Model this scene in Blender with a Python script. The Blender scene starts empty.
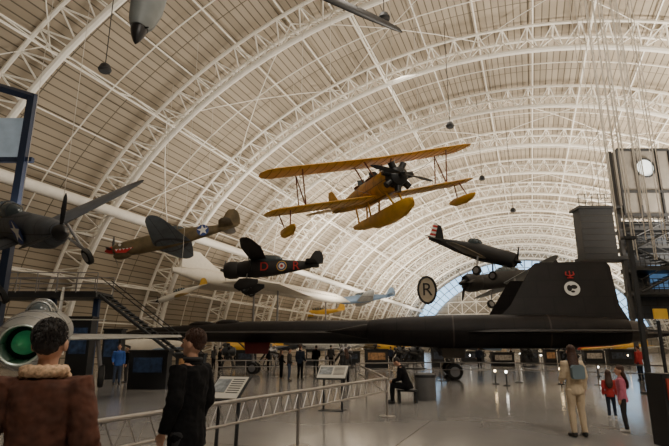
import bpy, bmesh, math, random
from mathutils import Vector, Matrix
random.seed(7)
F=500.0; TH=math.atan(124/500); CAM=Vector((0,0,1.65))
FW=Vector((0,math.cos(TH),math.sin(TH))); UP=Vector((0,-math.sin(TH),math.cos(TH)))
def ray(px,py): return FW+Vector((1,0,0))*((px-334.5)/F)+UP*((223-py)/F)
def P(px,py,Y):
    d=ray(px,py); return CAM+d*(Y/d.y)
def G(px,py):
    d=ray(px,py); return CAM+d*(-CAM.z/d.z)
YAW=math.radians(21)
MH=Matrix.Translation((-2.5,0,0))@Matrix.Rotation(-YAW,4,'Z')
V=Vector
COL=bpy.context.scene.collection
# ---------------- materials
MC={}
def mat(name,col,rough=.6,metal=0.,noise=.12,scale=2.,emis=0.,panels=None,bump=0.,spec=None):
    if name in MC: return MC[name]
    m=bpy.data.materials.new(name); m.use_nodes=True; nt=m.node_tree; b=nt.nodes['Principled BSDF']
    b.inputs['Roughness'].default_value=rough; b.inputs['Metallic'].default_value=metal
    if spec is not None: b.inputs['Specular IOR Level'].default_value=spec
    tc=nt.nodes.new('ShaderNodeTexCoord'); n=nt.nodes.new('ShaderNodeTexNoise'); n.inputs['Scale'].default_value=scale; n.inputs['Detail'].default_value=4
    r=nt.nodes.new('ShaderNodeValToRGB'); r.color_ramp.elements[0].position=.3; r.color_ramp.elements[1].position=.7
    r.color_ramp.elements[0].color=tuple(c*(1-noise) for c in col)+(1,); r.color_ramp.elements[1].color=tuple(min(1,c*(1+noise)) for c in col)+(1,)
    nt.links.new(tc.outputs['Object'],n.inputs['Vector']); nt.links.new(n.outputs['Fac'],r.inputs['Fac']); out=r.outputs['Color']
    if bump:
        bp=nt.nodes.new('ShaderNodeBump'); bp.inputs['Strength'].default_value=bump; nt.links.new(n.outputs['Fac'],bp.inputs['Height']); nt.links.new(bp.outputs['Normal'],b.inputs['Normal'])
    if panels:
        br=nt.nodes.new('ShaderNodeTexBrick'); br.inputs['Scale'].default_value=1; br.inputs['Brick Width'].default_value=panels; br.inputs['Row Height'].default_value=panels*.6; br.inputs['Mortar Size'].default_value=.012*panels/.55
        br.inputs['Color1'].default_value=(1,1,1,1); br.inputs['Color2'].default_value=(.82,.82,.82,1); br.inputs['Mortar'].default_value=(.3,.3,.3,1)
        mp=nt.nodes.new('ShaderNodeMapping'); mp.inputs['Rotation'].default_value=(math.pi/2,0,0); nt.links.new(tc.outputs['Object'],mp.inputs['Vector']); nt.links.new(mp.outputs['Vector'],br.inputs['Vector'])
        mx=nt.nodes.new('ShaderNodeMix'); mx.data_type='RGBA'; mx.blend_type='MULTIPLY'; mx.inputs[0].default_value=1; nt.links.new(out,mx.inputs[6]); nt.links.new(br.outputs['Color'],mx.inputs[7]); out=mx.outputs[2]
    nt.links.new(out,b.inputs['Base Color'])
    if emis>0:
        nt.links.new(out,b.inputs['Emission Color']); b.inputs['Emission Strength'].default_value=emis
    MC[name]=m; return m
# ---------------- mesh builder
class MB:
    def __init__(s): s.v=[];s.f=[];s.m=[];s.c=0
    def add(s,vs,fs):
        o=len(s.v); s.v+= [tuple(v) for v in vs]
        for f in fs: s.f.append(tuple(i+o for i in f)); s.m.append(s.c)
        return s
    def box(s,c,size,M=None):
        c=V(c); x,y,z=[a/2 for a in size]; vs=[V((i*x,j*y,k*z)) for i in(-1,1) for j in(-1,1) for k in(-1,1)]
        if M is not None: vs=[M@v for v in vs]
        return s.add([v+c for v in vs],[(0,1,3,2),(4,6,7,5),(0,4,5,1),(2,3,7,6),(0,2,6,4),(1,5,7,3)])
    def loft(s,rings,cap=True,closed=True):
        n=len(rings[0]); vs=[p for r in rings for p in r]; fs=[]
        for i in range(len(rings)-1):
            for j in range(n if closed else n-1):
                k=(j+1)%n; fs.append((i*n+j,i*n+k,(i+1)*n+k,(i+1)*n+j))
        if cap: fs.append(tuple(range(n))[::-1]); fs.append(tuple((len(rings)-1)*n+j for j in range(n)))
        return s.add(vs,fs)
    def path(s,pts,rad,n=8,flat=1.0,side=None):
        pts=[V(p) for p in pts]; rings=[]
        if not hasattr(rad,'__len__'): rad=[rad]*len(pts)
        prev=None
        for i,p in enumerate(pts):
            t=(pts[min(i+1,len(pts)-1)]-pts[max(i-1,0)])
            if t.length<1e-9: t=V((0,0,1))
            t.normalize()
            if prev is None:
                a=V((0,0,1)) if abs(t.z)<.9 else V((1,0,0))
                if side is not None: a=V(side)
                u=(a-t*a.dot(t)).normalized()
            else: u=(prev-t*prev.dot(t)).normalized()
            prev=u; w=t.cross(u)
            rings.append([p+(u*math.cos(2*math.pi*k/n)+w*math.sin(2*math.pi*k/n)*flat)*rad[i] for k in range(n)])
        return s.loft(rings)
    def tube(s,p,q,r,r2=None,n=8): return s.path([p,q],[r,r if r2 is None else r2],n)
    def ell(s,c,r,nu=14,nv=9,M=None):
        c=V(c); rings=[]
        for i in range(1,nv):
            a=math.pi*i/nv; ring=[]
            for j in range(nu):
                b=2*math.pi*j/nu; q=V((r[0]*math.sin(a)*math.cos(b),r[1]*math.sin(a)*math.sin(b),r[2]*math.cos(a)))
                if M is not None: q=M@q
                ring.append(q+c)
            rings.append(ring)
        t=V((0,0,r[2])); bt=V((0,0,-r[2]))
        if M is not None: t=M@t; bt=M@bt
        o=len(s.v); n=nu; s.loft(rings,cap=False); s.v+=[tuple(t+c),tuple(bt+c)]; T=len(s.v)-2
        for j in range(n):
            s.f.append((o+j,T,o+(j+1)%n)); s.m.append(s.c)
            L=o+(nv-2)*n; s.f.append((L+j,L+(j+1)%n,T+1)); s.m.append(s.c)
        return s
    def lathe(s,prof,axis='z',c=(0,0,0),n=24,cap=True):
        c=V(c); rings=[]
        for (h,r) in prof:
            ring=[]
            for k in range(n):
                a=2*math.pi*k/n; x,y=r*math.cos(a),r*math.sin(a)
                ring.append(c+(V((x,y,h)) if axis=='z' else V((h,x,y)) if axis=='x' else V((x,h,y))))
            rings.append(ring)
        return s.loft(rings,cap=cap)
    def plate(s,pts,thick):
        pts=[V(p) for p in pts]; nn=(pts[1]-pts[0]).cross(pts[2]-pts[0]).normalized()*thick/2; n=len(pts)
        vs=[p+nn for p in pts]+[p-nn for p in pts]
        fs=[tuple(range(n)),tuple(range(2*n-1,n-1,-1))]+[(i,i+n,(i+1)%n+n,(i+1)%n) for i in range(n)]
        return s.add(vs,fs)
    def xf(s,M,start=0):
        for i in range(start,len(s.v)): s.v[i]=tuple(M@V(s.v[i]))
        return s
    def mesh(s,name,mats,smooth=True):
        me=bpy.data.meshes.new(name); me.from_pydata(s.v,[],s.f)
        for m in (mats if isinstance(mats,(list,tuple)) else [mats]): me.materials.append(m)
        me.polygons.foreach_set('material_index',s.m)
        bm=bmesh.new(); bm.from_mesh(me); bmesh.ops.recalc_face_normals(bm,faces=bm.faces); bm.to_mesh(me); bm.free()
        if smooth:
            me.shade_smooth(); me.set_sharp_from_angle(angle=.65)
        me.update(); return me
    def obj(s,name,mats,parent=None,M=None,label=None,category=None,group=None,kind=None,smooth=True):
        return link(name,s.mesh(name,mats,smooth),parent,M,label,category,group,kind)
def link(name,data,parent=None,M=None,label=None,category=None,group=None,kind=None):
    o=bpy.data.objects.new(name,data); COL.objects.link(o)
    if parent is not None: o.parent=parent
    if M is not None: o.matrix_basis=M
    for k,v in (('label',label),('category',category),('group',group),('kind',kind)):
        if v: o[k]=v
    return o
def root(name,label,category,M=None,group=None): return link(name,None,None,M,label,category,group)
def text(s,size,name,m,parent,M,ext=.005,label=None):
    cu=bpy.data.curves.new(name,'FONT'); cu.body=s; cu.size=size; cu.extrude=ext; cu.align_x='CENTER'; cu.align_y='CENTER'
    t=bpy.data.objects.new('tmp',cu); COL.objects.link(t); dg=bpy.context.evaluated_depsgraph_get(); me=bpy.data.meshes.new_from_object(t.evaluated_get(dg)); bpy.data.objects.remove(t)
    me.materials.clear(); me.materials.append(m)
    return link(name,me,parent,M,label)
def blob(mb,name,mats,parent,voxel,label=None,smooth=4,disp=None):
    me=mb.mesh('t',mats,False); t=bpy.data.objects.new('tmp',me); COL.objects.link(t)
    r=t.modifiers.new('r','REMESH'); r.mode='VOXEL'; r.voxel_size=voxel; r.use_smooth_shade=True
    if smooth: q=t.modifiers.new('s','SMOOTH'); q.iterations=smooth; q.factor=.5
    if disp:
        tx=bpy.data.textures.new('wrinkle','CLOUDS'); tx.noise_scale=disp[1]; tx.noise_depth=2
        d=t.modifiers.new('d','DISPLACE'); d.texture=tx; d.strength=disp[0]; d.mid_level=.5
    dg=bpy.context.evaluated_depsgraph_get(); me2=bpy.data.meshes.new_from_object(t.evaluated_get(dg)); bpy.data.objects.remove(t)
    me2.materials.clear(); me2.materials.append(mats); me2.shade_smooth()
    return link(name,me2,parent,None,label)
# ---------------- people
skin=mat('skin',(.50,.28,.19),.5,noise=.06)
blackshoe=mat('shoe_black',(.02,.02,.02),.5); whiteshoe=mat('shoe_white',(.6,.58,.55),.5)
def person(label,loc,ang,H=1.75,top=None,legs=None,hairm=None,hair='short',shoes=None,pose={},voxel=.012,lean=0,sit=0,headturn=0,slim=1.,coat=.84,extras=None,headtilt=0,bulk=.022,tufts=0,hs_=1.):
    k=H/1.75; R=root('person',label,'person',Matrix.Translation(loc)@Matrix.Rotation(math.radians(ang),4,'Z')@Matrix.Scale(k,4))
    hz=.92; TM=Matrix.Translation((0,0,hz-sit))@Matrix.Rotation(math.radians(-lean),4,'X')@Matrix.Translation((0,0,-hz))
    HM=TM@Matrix.Translation((0,0,1.50))@Matrix.Rotation(math.radians(headturn),4,'Z')@Matrix.Rotation(math.radians(-headtilt),4,'X')@Matrix.Scale(hs_,4)@Matrix.Translation((0,0,-1.50))
    T=lambda p: TM@V(p)
    def ring(z,rx,ry,yo=0): return [T((rx*math.cos(a),ry*math.sin(a)+yo,z)) for a in [2*math.pi*i/16 for i in range(16)]]
    J={}
    for s,n in((1,'r'),(-1,'l')):
        J['sh'+n]=T((s*.185*slim,0,1.41)); J['el'+n]=T((s*.235*slim,-.03,1.13)); J['wr'+n]=T((s*.245*slim,.05,.88))
        J['hp'+n]=T((s*.09,0,.9)); J['kn'+n]=V((s*.10,.015,.49)); J['an'+n]=V((s*.11,-.02,.08)); J['toe'+n]=V((s*.13,.15,.03))
    for a,b in pose.items(): J[a]=V(b)
    def torso(mb,e,z0,z1):
        prof=[(.80,.155,.11,0),(.88,.16,.115,0),(.98,.145,.105,0),(1.08,.13,.095,0),(1.2,.145,.105,0),(1.32,.165,.112,0),(1.40,.17,.1,0),(1.445,.125,.08,0),(1.475,.07,.062,.0)]
        mb.loft([ring(z,(rx+e)*slim if z<1.46 else rx+e,ry+e,yo) for z,rx,ry,yo in prof if z0<=z<=z1])
    b=MB(); torso(b,-.01,.85,1.5)
    b.path([T((0,-.005,1.42)),T((0,.0,1.5)),HM@V((0,.005,1.57))],[.055,.053,.05],12)
    i0=len(b.v)
    b.ell((0,.0,1.64),(.074,.094,.108),16,12); b.ell((0,.03,1.585),(.054,.06,.062),14,9); b.ell((0,.07,1.545),(.025,.02,.018),10,7)
    b.path([(0,.088,1.655),(0,.103,1.63),(0,.116,1.61),(0,.095,1.6)],[.009,.012,.015,.009],8)
    b.ell((0,.086,1.572),(.024,.012,.007),10,6); b.ell((0,.086,1.56),(.02,.011,.007),10,6)
    b.ell((0,.083,1.668),(.05,.016,.01),12,6)
    for s in(1,-1): b.ell((s*.084,-.002,1.622),(.013,.024,.036),10,7)
    b.xf(HM,i0)
    for n,s in(('r',1),('l',-1)):
        sh,el,wr=J['sh'+n],J['el'+n],J['wr'+n]
        b.path([sh,sh.lerp(el,.4),el,el.lerp(wr,.35),wr],[.05,.046,.038,.038,.026],10)
        d=(wr-el).normalized(); inn=V(J.get('palm'+n,(-s,0.1,0))); inn=(inn-d*inn.dot(d)).normalized(); sd=d.cross(inn)*(1 if s<0 else -1)
        if sd.y<0 and 'palm'+n not in J: sd=-sd
        pal=wr+d*.085
        b.path([wr-d*.01,wr+d*.03,pal],[.026,.036,.04],10,flat=.42,side=sd)
        for i,l in enumerate((.07,.08,.075,.058)):
            o=pal+sd*(.028-.0185*i)-d*.012
            p1=o+d*l*.5+inn*l*.12; p2=p1+d*l*.32+inn*l*.25; p3=p2+d*l*.15+inn*l*.3
            b.path([o,p1,p2,p3],[.0098,.009,.0085,.007],7)
        o=wr+d*.03+sd*.024; b.path([o,o+d*.03+sd*.022,o+d*.06+sd*.026+inn*.012],[.013,.011,.009],7)
        hp,kn,an,toe=J['hp'+n],J['kn'+n],J['an'+n],J['toe'+n]
        b.path([hp,hp.lerp(kn,.4),kn,kn.lerp(an,.3),an],[.085,.075,.05,.05,.034],12); b.path([an,an.lerp(toe,.5)-V((0,0,.02)),toe],[.035,.035,.022],8)
    blob(b,'body',skin,R,voxel*.75,smooth=2)
    for s in(1,-1):
        e=MB(); e.ell(HM@V((s*.03,.083,1.645)),(.011,.011,.007),8,6); e.obj('eye',mat('eye_dark',(.03,.02,.02),.3),R)
    t=MB(); torso(t,.008,.8,1.0)
    for n in 'rl':
        hp,kn,an=J['hp'+n],J['kn'+n],J['an'+n]
        t.path([hp,hp.lerp(kn,.4),kn,kn.lerp(an,.3),an+V((0,0,.0))],[.1,.09,.068,.064,.055],12)
    blob(t,'trousers',legs,R,voxel,disp=(.02,.08))
    j=MB(); torso(j,bulk,coat-.05,1.46)
    if coat<.8: j.loft([ring(z,r,r2) for z,r,r2 in((coat,.19,.15),(.86,.18,.14),(1.0,.165,.125),(1.1,.16,.12))])
    for n in 'rl':
        sh,el,wr=J['sh'+n],J['el'+n],J['wr'+n]
        j.path([sh.lerp(T((0,0,1.36)),.3),sh,sh.lerp(el,.4),el,el.lerp(wr,.4),wr],[.065,.052+bulk,.048+bulk,.04+bulk,.04+bulk*.9,.034+bulk*.5],12)
    blob(j,'jacket',top,R,voxel,disp=(.034,.09))
    c=MB(); c.path([T((0,-.01,1.44)),T((0,-.005,1.475)),T((0,0,1.50))],[.085,.075,.068],14); c.obj('collar',top,R)
    h=MB()
    h.ell((0,-.018,1.675),(.084,.098,.096),18,12); h.ell((0,-.05,1.635),(.074,.062,.07),14,9)
    if hair!='short':
        h.loft([[V((rx*math.cos(a),yc+ry*math.sin(a),z)) for a in [2*math.pi*i/14 for i in range(14)]] for z,rx,ry,yc in((1.70,.07,.06,-.04),(1.6,.092,.06,-.05),(1.5,.105,.055,-.08),(1.38,.105,.045,-.125),(1.28,.085,.035,-.135),(1.22,.04,.02,-.13))])
    h.xf(HM)
    blob(h,'hair',hairm,R,voxel*.8,smooth=3,disp=(.018,.02))
    if tufts:
        m=MB(); rn=random.Random(3)
        for i in range(tufts):
            a=rn.uniform(0,2*math.pi); zz=rn.uniform(-.35,.98)
            if math.sin(a)>.2 and zz<.45: continue
            r_=math.sqrt(1-zz*zz); p=V((.086*r_*math.cos(a),-.018+.1*r_*math.sin(a),1.675+.098*zz)); nr=V((r_*math.cos(a),r_*math.sin(a),zz)); d=V((nr.x*.3+rn.uniform(-.3,.3),-.2+rn.uniform(-.4,.4),-.9+.6*zz)); d=(d-nr*d.dot(nr)).normalized()
            m.path([p-nr*.006,p+nr*.004+d*.012,p+nr*.001+d*.028],[.004,.0035,.0008],4)
        m.xf(HM); m.obj('hair_tufts',hairm,R)
    for n in 'rl':
        an,toe=J['an'+n],J['toe'+n]; f=(toe-an); f.z=0; f.normalize(); s=MB(); a0=V((an.x,an.y,an.z-.08))
        s.path([a0+V((0,0,.05))-f*.06,a0+V((0,0,.05)),a0+V((0,0,.045))+f*.08,a0+V((0,0,.035))+f*.19],[.042,.048,.045,.03],10)
        s.path([an+V((0,0,.04)),an-V((0,0,.03))],[.043,.045],10)
        blob(s,'shoe',shoes or blackshoe,R,voxel)
    if extras: extras(R,J,T)
    return R
brown=mat('leather_brown',(.085,.030,.017),.9,noise=.35,scale=14,bump=.2); cream=mat('shearling_cream',(.62,.42,.27),.95,scale=60,noise=.35,bump=.8)
blk=mat('cloth_black',(.007,.007,.008),.95,bump=.1,scale=10,spec=.2); dkgrey=mat('cloth_grey',(.03,.03,.032),.9); navy=mat('cloth_navy',(.012,.02,.04),.9)
beige=mat('cloth_beige',(.60,.48,.33),.9); pink=mat('cloth_pink',(.55,.15,.22),.85); red=mat('cloth_red',(.4,.03,.03),.85); bluecl=mat('cloth_blue',(.03,.10,.38),.85)
hairb=mat('hair_brown',(.05,.02,.011),.6,scale=60,noise=.5,bump=.6); hairk=mat('hair_black',(.010,.007,.006),.6,scale=60,noise=.4,bump=.6)
denim=mat('denim',(.05,.07,.12),.9)
def ex_collar(R,J,T):
    m=MB(); pts=[T((.10*math.cos(a),.085*math.sin(a)-.01,1.475+(.012 if math.sin(a)<0 else -.02))) for a in [2*math.pi*i/20 for i in range(21)]]
    m.path(pts,.034,10); blob(m,'shearling_collar',cream,R,.008,label='cream shearling collar',disp=(.02,.02))
    for n in 'rl':
        wr,el=J['wr'+n],J['el'+n]; m=MB(); m.path([wr.lerp(el,.12),wr],[.06,.056],12); blob(m,'shearling_cuff',cream,R,.01,disp=(.015,.02))
person('man in brown suede jacket with cream collar seen from behind',V((-1.63,2.95,0)),8,1.79,brown,denim,hairk,'short',voxel=.009,extras=ex_collar,bulk=.034,slim=.95,tufts=700,pose={'elr':(.255,-.04,1.13),'ell':(-.27,-.04,1.13),'wrr':(.24,.12,.93),'wrl':(-.25,.12,.93)})
def ex_j2(R,J,T):
    m=MB(); m.path([(0,.135,1.40),(0,.165,1.25),(0,.165,1.0),(0,.17,.8)],.008,6); m.obj('zip',mat('zip_metal',(.2,.2,.2),.4,.8),R)
    m=MB(); m.path([(.075*math.cos(a),.07*math.sin(a)-.005,1.50) for a in [2*math.pi*i/16 for i in range(17)]],.018,8); m.obj('collar_fold',dkgrey,R)
person('man in black jacket standing in profile with short dark hair',V((-1.33,4.85,0)),70,1.80,blk,dkgrey,hairb,'short',voxel=.009,bulk=.03,headturn=8,coat=.76,tufts=700,extras=ex_j2,pose={'elr':(.25,-.02,1.12),'wrr':(.21,.10,.90),'ell':(-.25,-.02,1.13),'wrl':(-.23,.08,.90)})
def ex_bag(R,J,T):
    m=MB(); m.loft([[V((x*w,y-.17,z)) for x,y in((-.13,-.05),(.13,-.05),(.13,.04),(-.13,.04))] for z,w in((1.1,.8),(1.14,1),(1.32,1),(1.37,.7))]); 
    m.path([(-.1,-.12,1.36),(-.12,.0,1.46),(-.12,.1,1.36)],.015,6); m.path([(.1,-.12,1.36),(.12,.0,1.46),(.12,.1,1.36)],.015,6)
    m.obj('backpack',mat('backpack_grey_blue',(.16,.22,.25),.8),R,label='small grey-blue backpack')
person('woman with long brown hair, beige trousers and cream top',G(580,437)*V((1,1,0)),5,1.68,beige,beige,hairb,'long',blackshoe,voxel=.013,slim=.92,extras=ex_bag,headturn=-15,pose={'ell':(-.21,.05,1.13),'wrl':(-.15,.22,1.05)})
person('girl in pink jacket with dark leggings and long hair',G(627,432)*V((1,1,0)),60,1.24,pink,dkgrey,hairb,'long',whiteshoe,voxel=.013,slim=.95,headturn=20,hs_=1.22)
person('small child in red top and dark trousers',G(613,418)*V((1,1,0)),-20,1.05,red,navy,hairb,'long',whiteshoe,voxel=.015,slim=1.0,hs_=1.32)
person('person in black clothes sitting on a bench leaning forward',G(400,404)*V((1,1,0))+V((.25,0,0)),72,1.85,blk,blk,hairk,'short',voxel=.014,lean=22,sit=.42,headtilt=15,
  pose={'knr':(.12,.45,.5),'anr':(.12,.48,.08),'toer':(.13,.65,.03),'knl':(-.12,.45,.5),'anl':(-.12,.42,.08),'toel':(-.13,.6,.03),'elr':(.22,.22,.68),'wrr':(.08,.42,.60),'ell':(-.22,.22,.68),'wrl':(-.08,.42,.60)})
for (px,py,a,H,t,l,hm,hs,lab) in [(116,385,200,1.78,bluecl,denim,hairb,'short','visitor in blue shirt by the dark display'),(125,383,120,1.7,blk,dkgrey,hairk,'short','visitor in dark jacket by the display'),
   (346,386,30,1.6,dkgrey,blk,hairb,'long','visitor in grey coat at the barrier'),(300,380,-30,1.75,navy,blk,hairb,'short','visitor in navy coat walking'),
   (289,381,-90,1.6,dkgrey,denim,hairk,'short','visitor in grey jacket facing the aircraft'),(281,378.5,-60,1.5,blk,blk,hairb,'long','visitor in long black coat'),
   (316,374,20,1.75,blk,dkgrey,hairk,'short','visitor with dark hair under the jet'),(268,372,90,1.7,blk,blk,hairk,'short','visitor in black beside the nose gear'),
   (642,381,20,1.72,red,navy,hairb,'short','visitor in red top near the steel column'),(331,369,-20,1.8,dkgrey,blk,hairk,'short','distant visitor in grey coat'),
   (391,366,20,1.7,navy,blk,hairb,'short','distant visitor in navy jacket'),(505,365,0,1.7,beige,blk,hairb,'short','distant visitor in beige jacket'),(512,366,60,1.6,blk,blk,hairb,'short','distant visitor in black jacket'),
   (480,369,0,1.7,navy,blk,hairb,'short','distant visitor in dark blue coat'),(213,370,60,1.7,dkgrey,blk,hairk,'long','visitor in grey by the jet nose'),(219,372,-60,1.6,blk,blk,hairk,'short','visitor in black by the jet nose')]:
    person(lab,G(px,py)*V((1,1,0)),a,H,t,l,hm,hs,voxel=.024,pose={'wrr':(.2,.2,.95)})
# ---------------- hangar shell
A,B=38.0,31.0
S0,S1=-30,172
def arch(t,off=0): return V(((A-off)*math.cos(t),0,(B-off)*math.sin(t)))
ceilm=bpy.data.materials.new('vault_panels'); ceilm.use_nodes=True
nt=ceilm.node_tree; b=nt.nodes['Principled BSDF']; b.inputs['Roughness'].default_value=.75
uv=nt.nodes.new('ShaderNodeUVMap'); br=nt.nodes.new('ShaderNodeTexBrick')
br.inputs['Color1'].default_value=(.42,.36,.28,1); br.inputs['Color2'].default_value=(.34,.29,.22,1); br.inputs['Mortar'].default_value=(.12,.10,.07,1)
br.inputs['Scale'].default_value=1; br.inputs['Mortar Size'].default_value=.05; br.inputs['Brick Width'].default_value=6; br.inputs['Row Height'].default_value=.6; br.offset=0
nt.links.new(uv.outputs['UV'],br.inputs['Vector']); nt.links.new(br.outputs['Color'],b.inputs['Base Color'])
bp=nt.nodes.new('ShaderNodeBump'); bp.inputs['Strength'].default_value=.5; nt.links.new(br.outputs['Fac'],bp.inputs['Height']); bp.invert=True; nt.links.new(bp.outputs['Normal'],b.inputs['Normal'])
N=64; me=bpy.data.meshes.new('ceiling'); vs=[];fs=[]
arc=[0]
for i in range(N): arc.append(arc[-1]+(arch(math.pi*(i+1)/N)-arch(math.pi*i/N)).length)
ys=[S0+(S1-S0)*j/20 for j in range(21)]
for y in ys:
    for i in range(N+1): p=arch(math.pi*i/N); vs.append((p.x,y,p.z))
for j in range(20):
    for i in range(N): fs.append((j*(N+1)+i,j*(N+1)+i+1,(j+1)*(N+1)+i+1,(j+1)*(N+1)+i))
me.from_pydata(vs,[],fs); ul=me.uv_layers.new(name='UVMap')
for pl in me.polygons:
    for li in pl.loop_indices:
        vi=me.loops[li].vertex_index; ul.data[li].uv=(ys[vi//(N+1)],arc[vi%(N+1)])
me.materials.append(ceilm); me.shade_smooth(); link('ceiling',me,None,MH,kind='structure')
# floor
fm=bpy.data.materials.new('polished_concrete'); fm.use_nodes=True; nt=fm.node_tree; b=nt.nodes['Principled BSDF']; b.inputs['Roughness'].default_value=.14
tc=nt.nodes.new('ShaderNodeTexCoord'); n=nt.nodes.new('ShaderNodeTexNoise'); n.inputs['Scale'].default_value=.6; n.inputs['Detail'].default_value=8
br=nt.nodes.new('ShaderNodeTexBrick'); br.offset=0; br.inputs['Scale'].default_value=1; br.inputs['Brick Width'].default_value=4.5; br.inputs['Row Height'].default_value=4.5; br.inputs['Mortar Size'].default_value=.012
br.inputs['Color1'].default_value=(.33,.32,.31,1); br.inputs['Color2'].default_value=(.30,.29,.28,1); br.inputs['Mortar'].default_value=(.12,.11,.1,1)
mx=nt.nodes.new('ShaderNodeMix'); mx.data_type='RGBA'; mx.blend_type='MULTIPLY'; mx.inputs[0].default_value=.6
rp=nt.nodes.new('ShaderNodeValToRGB'); rp.color_ramp.elements[0].color=(.7,.7,.7,1); rp.color_ramp.elements[0].position=.3; rp.color_ramp.elements[1].position=.7
nt.links.new(tc.outputs['Object'],n.inputs['Vector']); nt.links.new(tc.outputs['Object'],br.inputs['Vector']); nt.links.new(n.outputs['Fac'],rp.inputs['Fac']); nt.links.new(br.outputs['Color'],mx.inputs[6]); nt.links.new(rp.outputs['Color'],mx.inputs[7]); nt.links.new(mx.outputs[2],b.inputs['Base Color'])
m=MB(); m.box((0,(S0+S1)/2,-.1),(2*A+.2,S1-S0+.2,.2)); m.obj('floor',fm,None,MH,kind='structure')
wallm=mat('wall_cream',(.42,.38,.31),.8,panels=3.); skyglass=mat('dusk_glass',(.36,.60,.95),.3,emis=2.0,noise=.15,scale=.1)
def endwall(y,name):
    m=MB(); pts=[arch(math.pi*i/48)+V((0,y,0)) for i in range(49)]; m.add(pts,[tuple(range(49))]); m.obj(name,wallm,None,MH,kind='structure')
endwall(S0,'wall_back'); endwall(S1,'wall_front')
m=MB()
for i in range(4,46):
    t0=math.pi*(i+.08)/48; t1=math.pi*(i+.92)/48
    for a_,b_ in((2.4,4.4),(4.7,6.8)):
        m.plate([arch(t0,a_)+V((0,S1-.6,0)),arch(t1,a_)+V((0,S1-.6,0)),arch(t1,b_)+V((0,S1-.6,0)),arch(t0,b_)+V((0,S1-.6,0))],.1)
m.obj('window_1',skyglass,None,MH,kind='structure')
white=mat('steel_cream_paint',(.92,.89,.82),.45,noise=.04)
m=MB()
for i in range(13):
    x=-27+i*4.5; zt=(B-7.5)*math.sqrt(max(0,1-(x/(A-7.5))**2)); 
    if zt>1: m.tube((x,S1-1.2,0),(x,S1-1.2,zt),.16,n=6)
    if i<12:
        x2=x+4.5; zt2=(B-7.5)*math.sqrt(max(0,1-(x2/(A-7.5))**2)); z=0
        while z+4<min(zt,zt2)+2: m.tube((x,S1-1.2,z),(x2,S1-1.2,z+4),.11,n=4); m.tube((x2,S1-1.2,z),(x,S1-1.2,z+4),.11,n=4); z+=4
for z in(4,8,12,16,20):
    xx=(A-7.5)*math.sqrt(1-(z/(B-7.5))**2); m.tube((-xx,S1-1.2,z),(xx,S1-1.2,z),.16,n=6)
m.obj('trim_1',white,None,MH,kind='structure')
# trusses
m=MB(); K=52; r1=.155; r2=.07
ts=[math.radians(2)+math.radians(176)*i/K for i in range(K+1)]
inn=[arch(t,2.3) for t in ts]; oa=[arch(t,.5)+V((0,-1.2,0)) for t in ts]; ob=[arch(t,.5)+V((0,1.2,0)) for t in ts]
m.path(inn,r1*1.6,8); m.path(oa,r1,6); m.path(ob,r1,6)
for i in range(K):
    mid=arch((ts[i]+ts[i+1])/2,2.3)
    for o in(oa,ob): m.tube(o[i],mid,r2,n=4); m.tube(o[i+1],mid,r2,n=4)
    m.tube(oa[i],ob[i],r2,n=4)
tm=m.mesh('roof_truss',white)
s=-14.
while s<S1-1:
    link('roof_truss',tm,None,MH@Matrix.Translation((0,s,0)),'cream tubular steel lattice arch spanning the hangar vault','roof truss','roof trusses'); s+=12
m=MB(); m.path([(0,S0,0),(0,S1,0)],.07,5); pm=m.mesh('roof_purlin',white)
for i in range(1,24):
    t=math.pi*i/24; p=arch(t,.45)
    link('roof_purlin',pm,None,MH@Matrix.Translation(p),'slim cream steel purlin running along the vault','roof purlin','roof purlins')
m=MB(); step=6.; nn=int((S1-S0)/step); m.path([(0,S0,-1.8),(0,S1,-1.8)],.085,5)
for i in range(nn):
    y=S0+i*step; m.tube((0,y,0),(0,y+step/2,-1.8),.05,n=4); m.tube((0,y+step/2,-1.8),(0,y+step,0),.05,n=4)
lm=m.mesh('roof_bracing',white)
for i in range(2,24,4):
    t=math.pi*i/24; p=arch(t,.45)
    link('roof_bracing',lm,None,MH@Matrix.Translation(p)@Matrix.Rotation(math.pi/2-t,4,'Y'),'cream zigzag steel bracing running along the vault','roof bracing','roof bracings')
m=MB(); m.path([arch(t,.35) for t in ts],.06,5); rm=m.mesh('roof_rib',white)
s=-8.
while s<S1-1:
    link('roof_rib',rm,None,MH@Matrix.Translation((0,s,0)),'slim cream curved roof rib','roof rib','roof ribs'); s+=12
m=MB()
for i in range(3,21,3):
    ta=math.pi*i/24; tb=math.pi*(i+3)/24 if i<21 else ta
    for q in range(4):
        f0=q/4; f1=(q+1)/4; 
        m.tube(arch(ta+(tb-ta)*f0,.6)+V((0,12*f0,0)),arch(ta+(tb-ta)*f1,.6)+V((0,12*f1,0)),.045,n=4)
        m.tube(arch(ta+(tb-ta)*f0,.6)+V((0,12*(1-f0),0)),arch(ta+(tb-ta)*f1,.6)+V((0,12*(1-f1),0)),.045,n=4)
xm=m.mesh('roof_cross_bracing',white)
s=-14.
while s<S1-13:
    link('roof_cross_bracing',xm,None,MH@Matrix.Translation((0,s,0)),'thin crossed cream tie rods between two roof arches','roof bracing','roof cross bracings'); s+=24
m=MB(); ductp=arch(math.radians(152),2.9); m.path([ductp+V((0,S0+2,0)),ductp+V((0,S1-2,0))],.45,16)
m.obj('air_duct',white,None,MH,'large round cream ventilation duct along the vault','ventilation duct')
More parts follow.
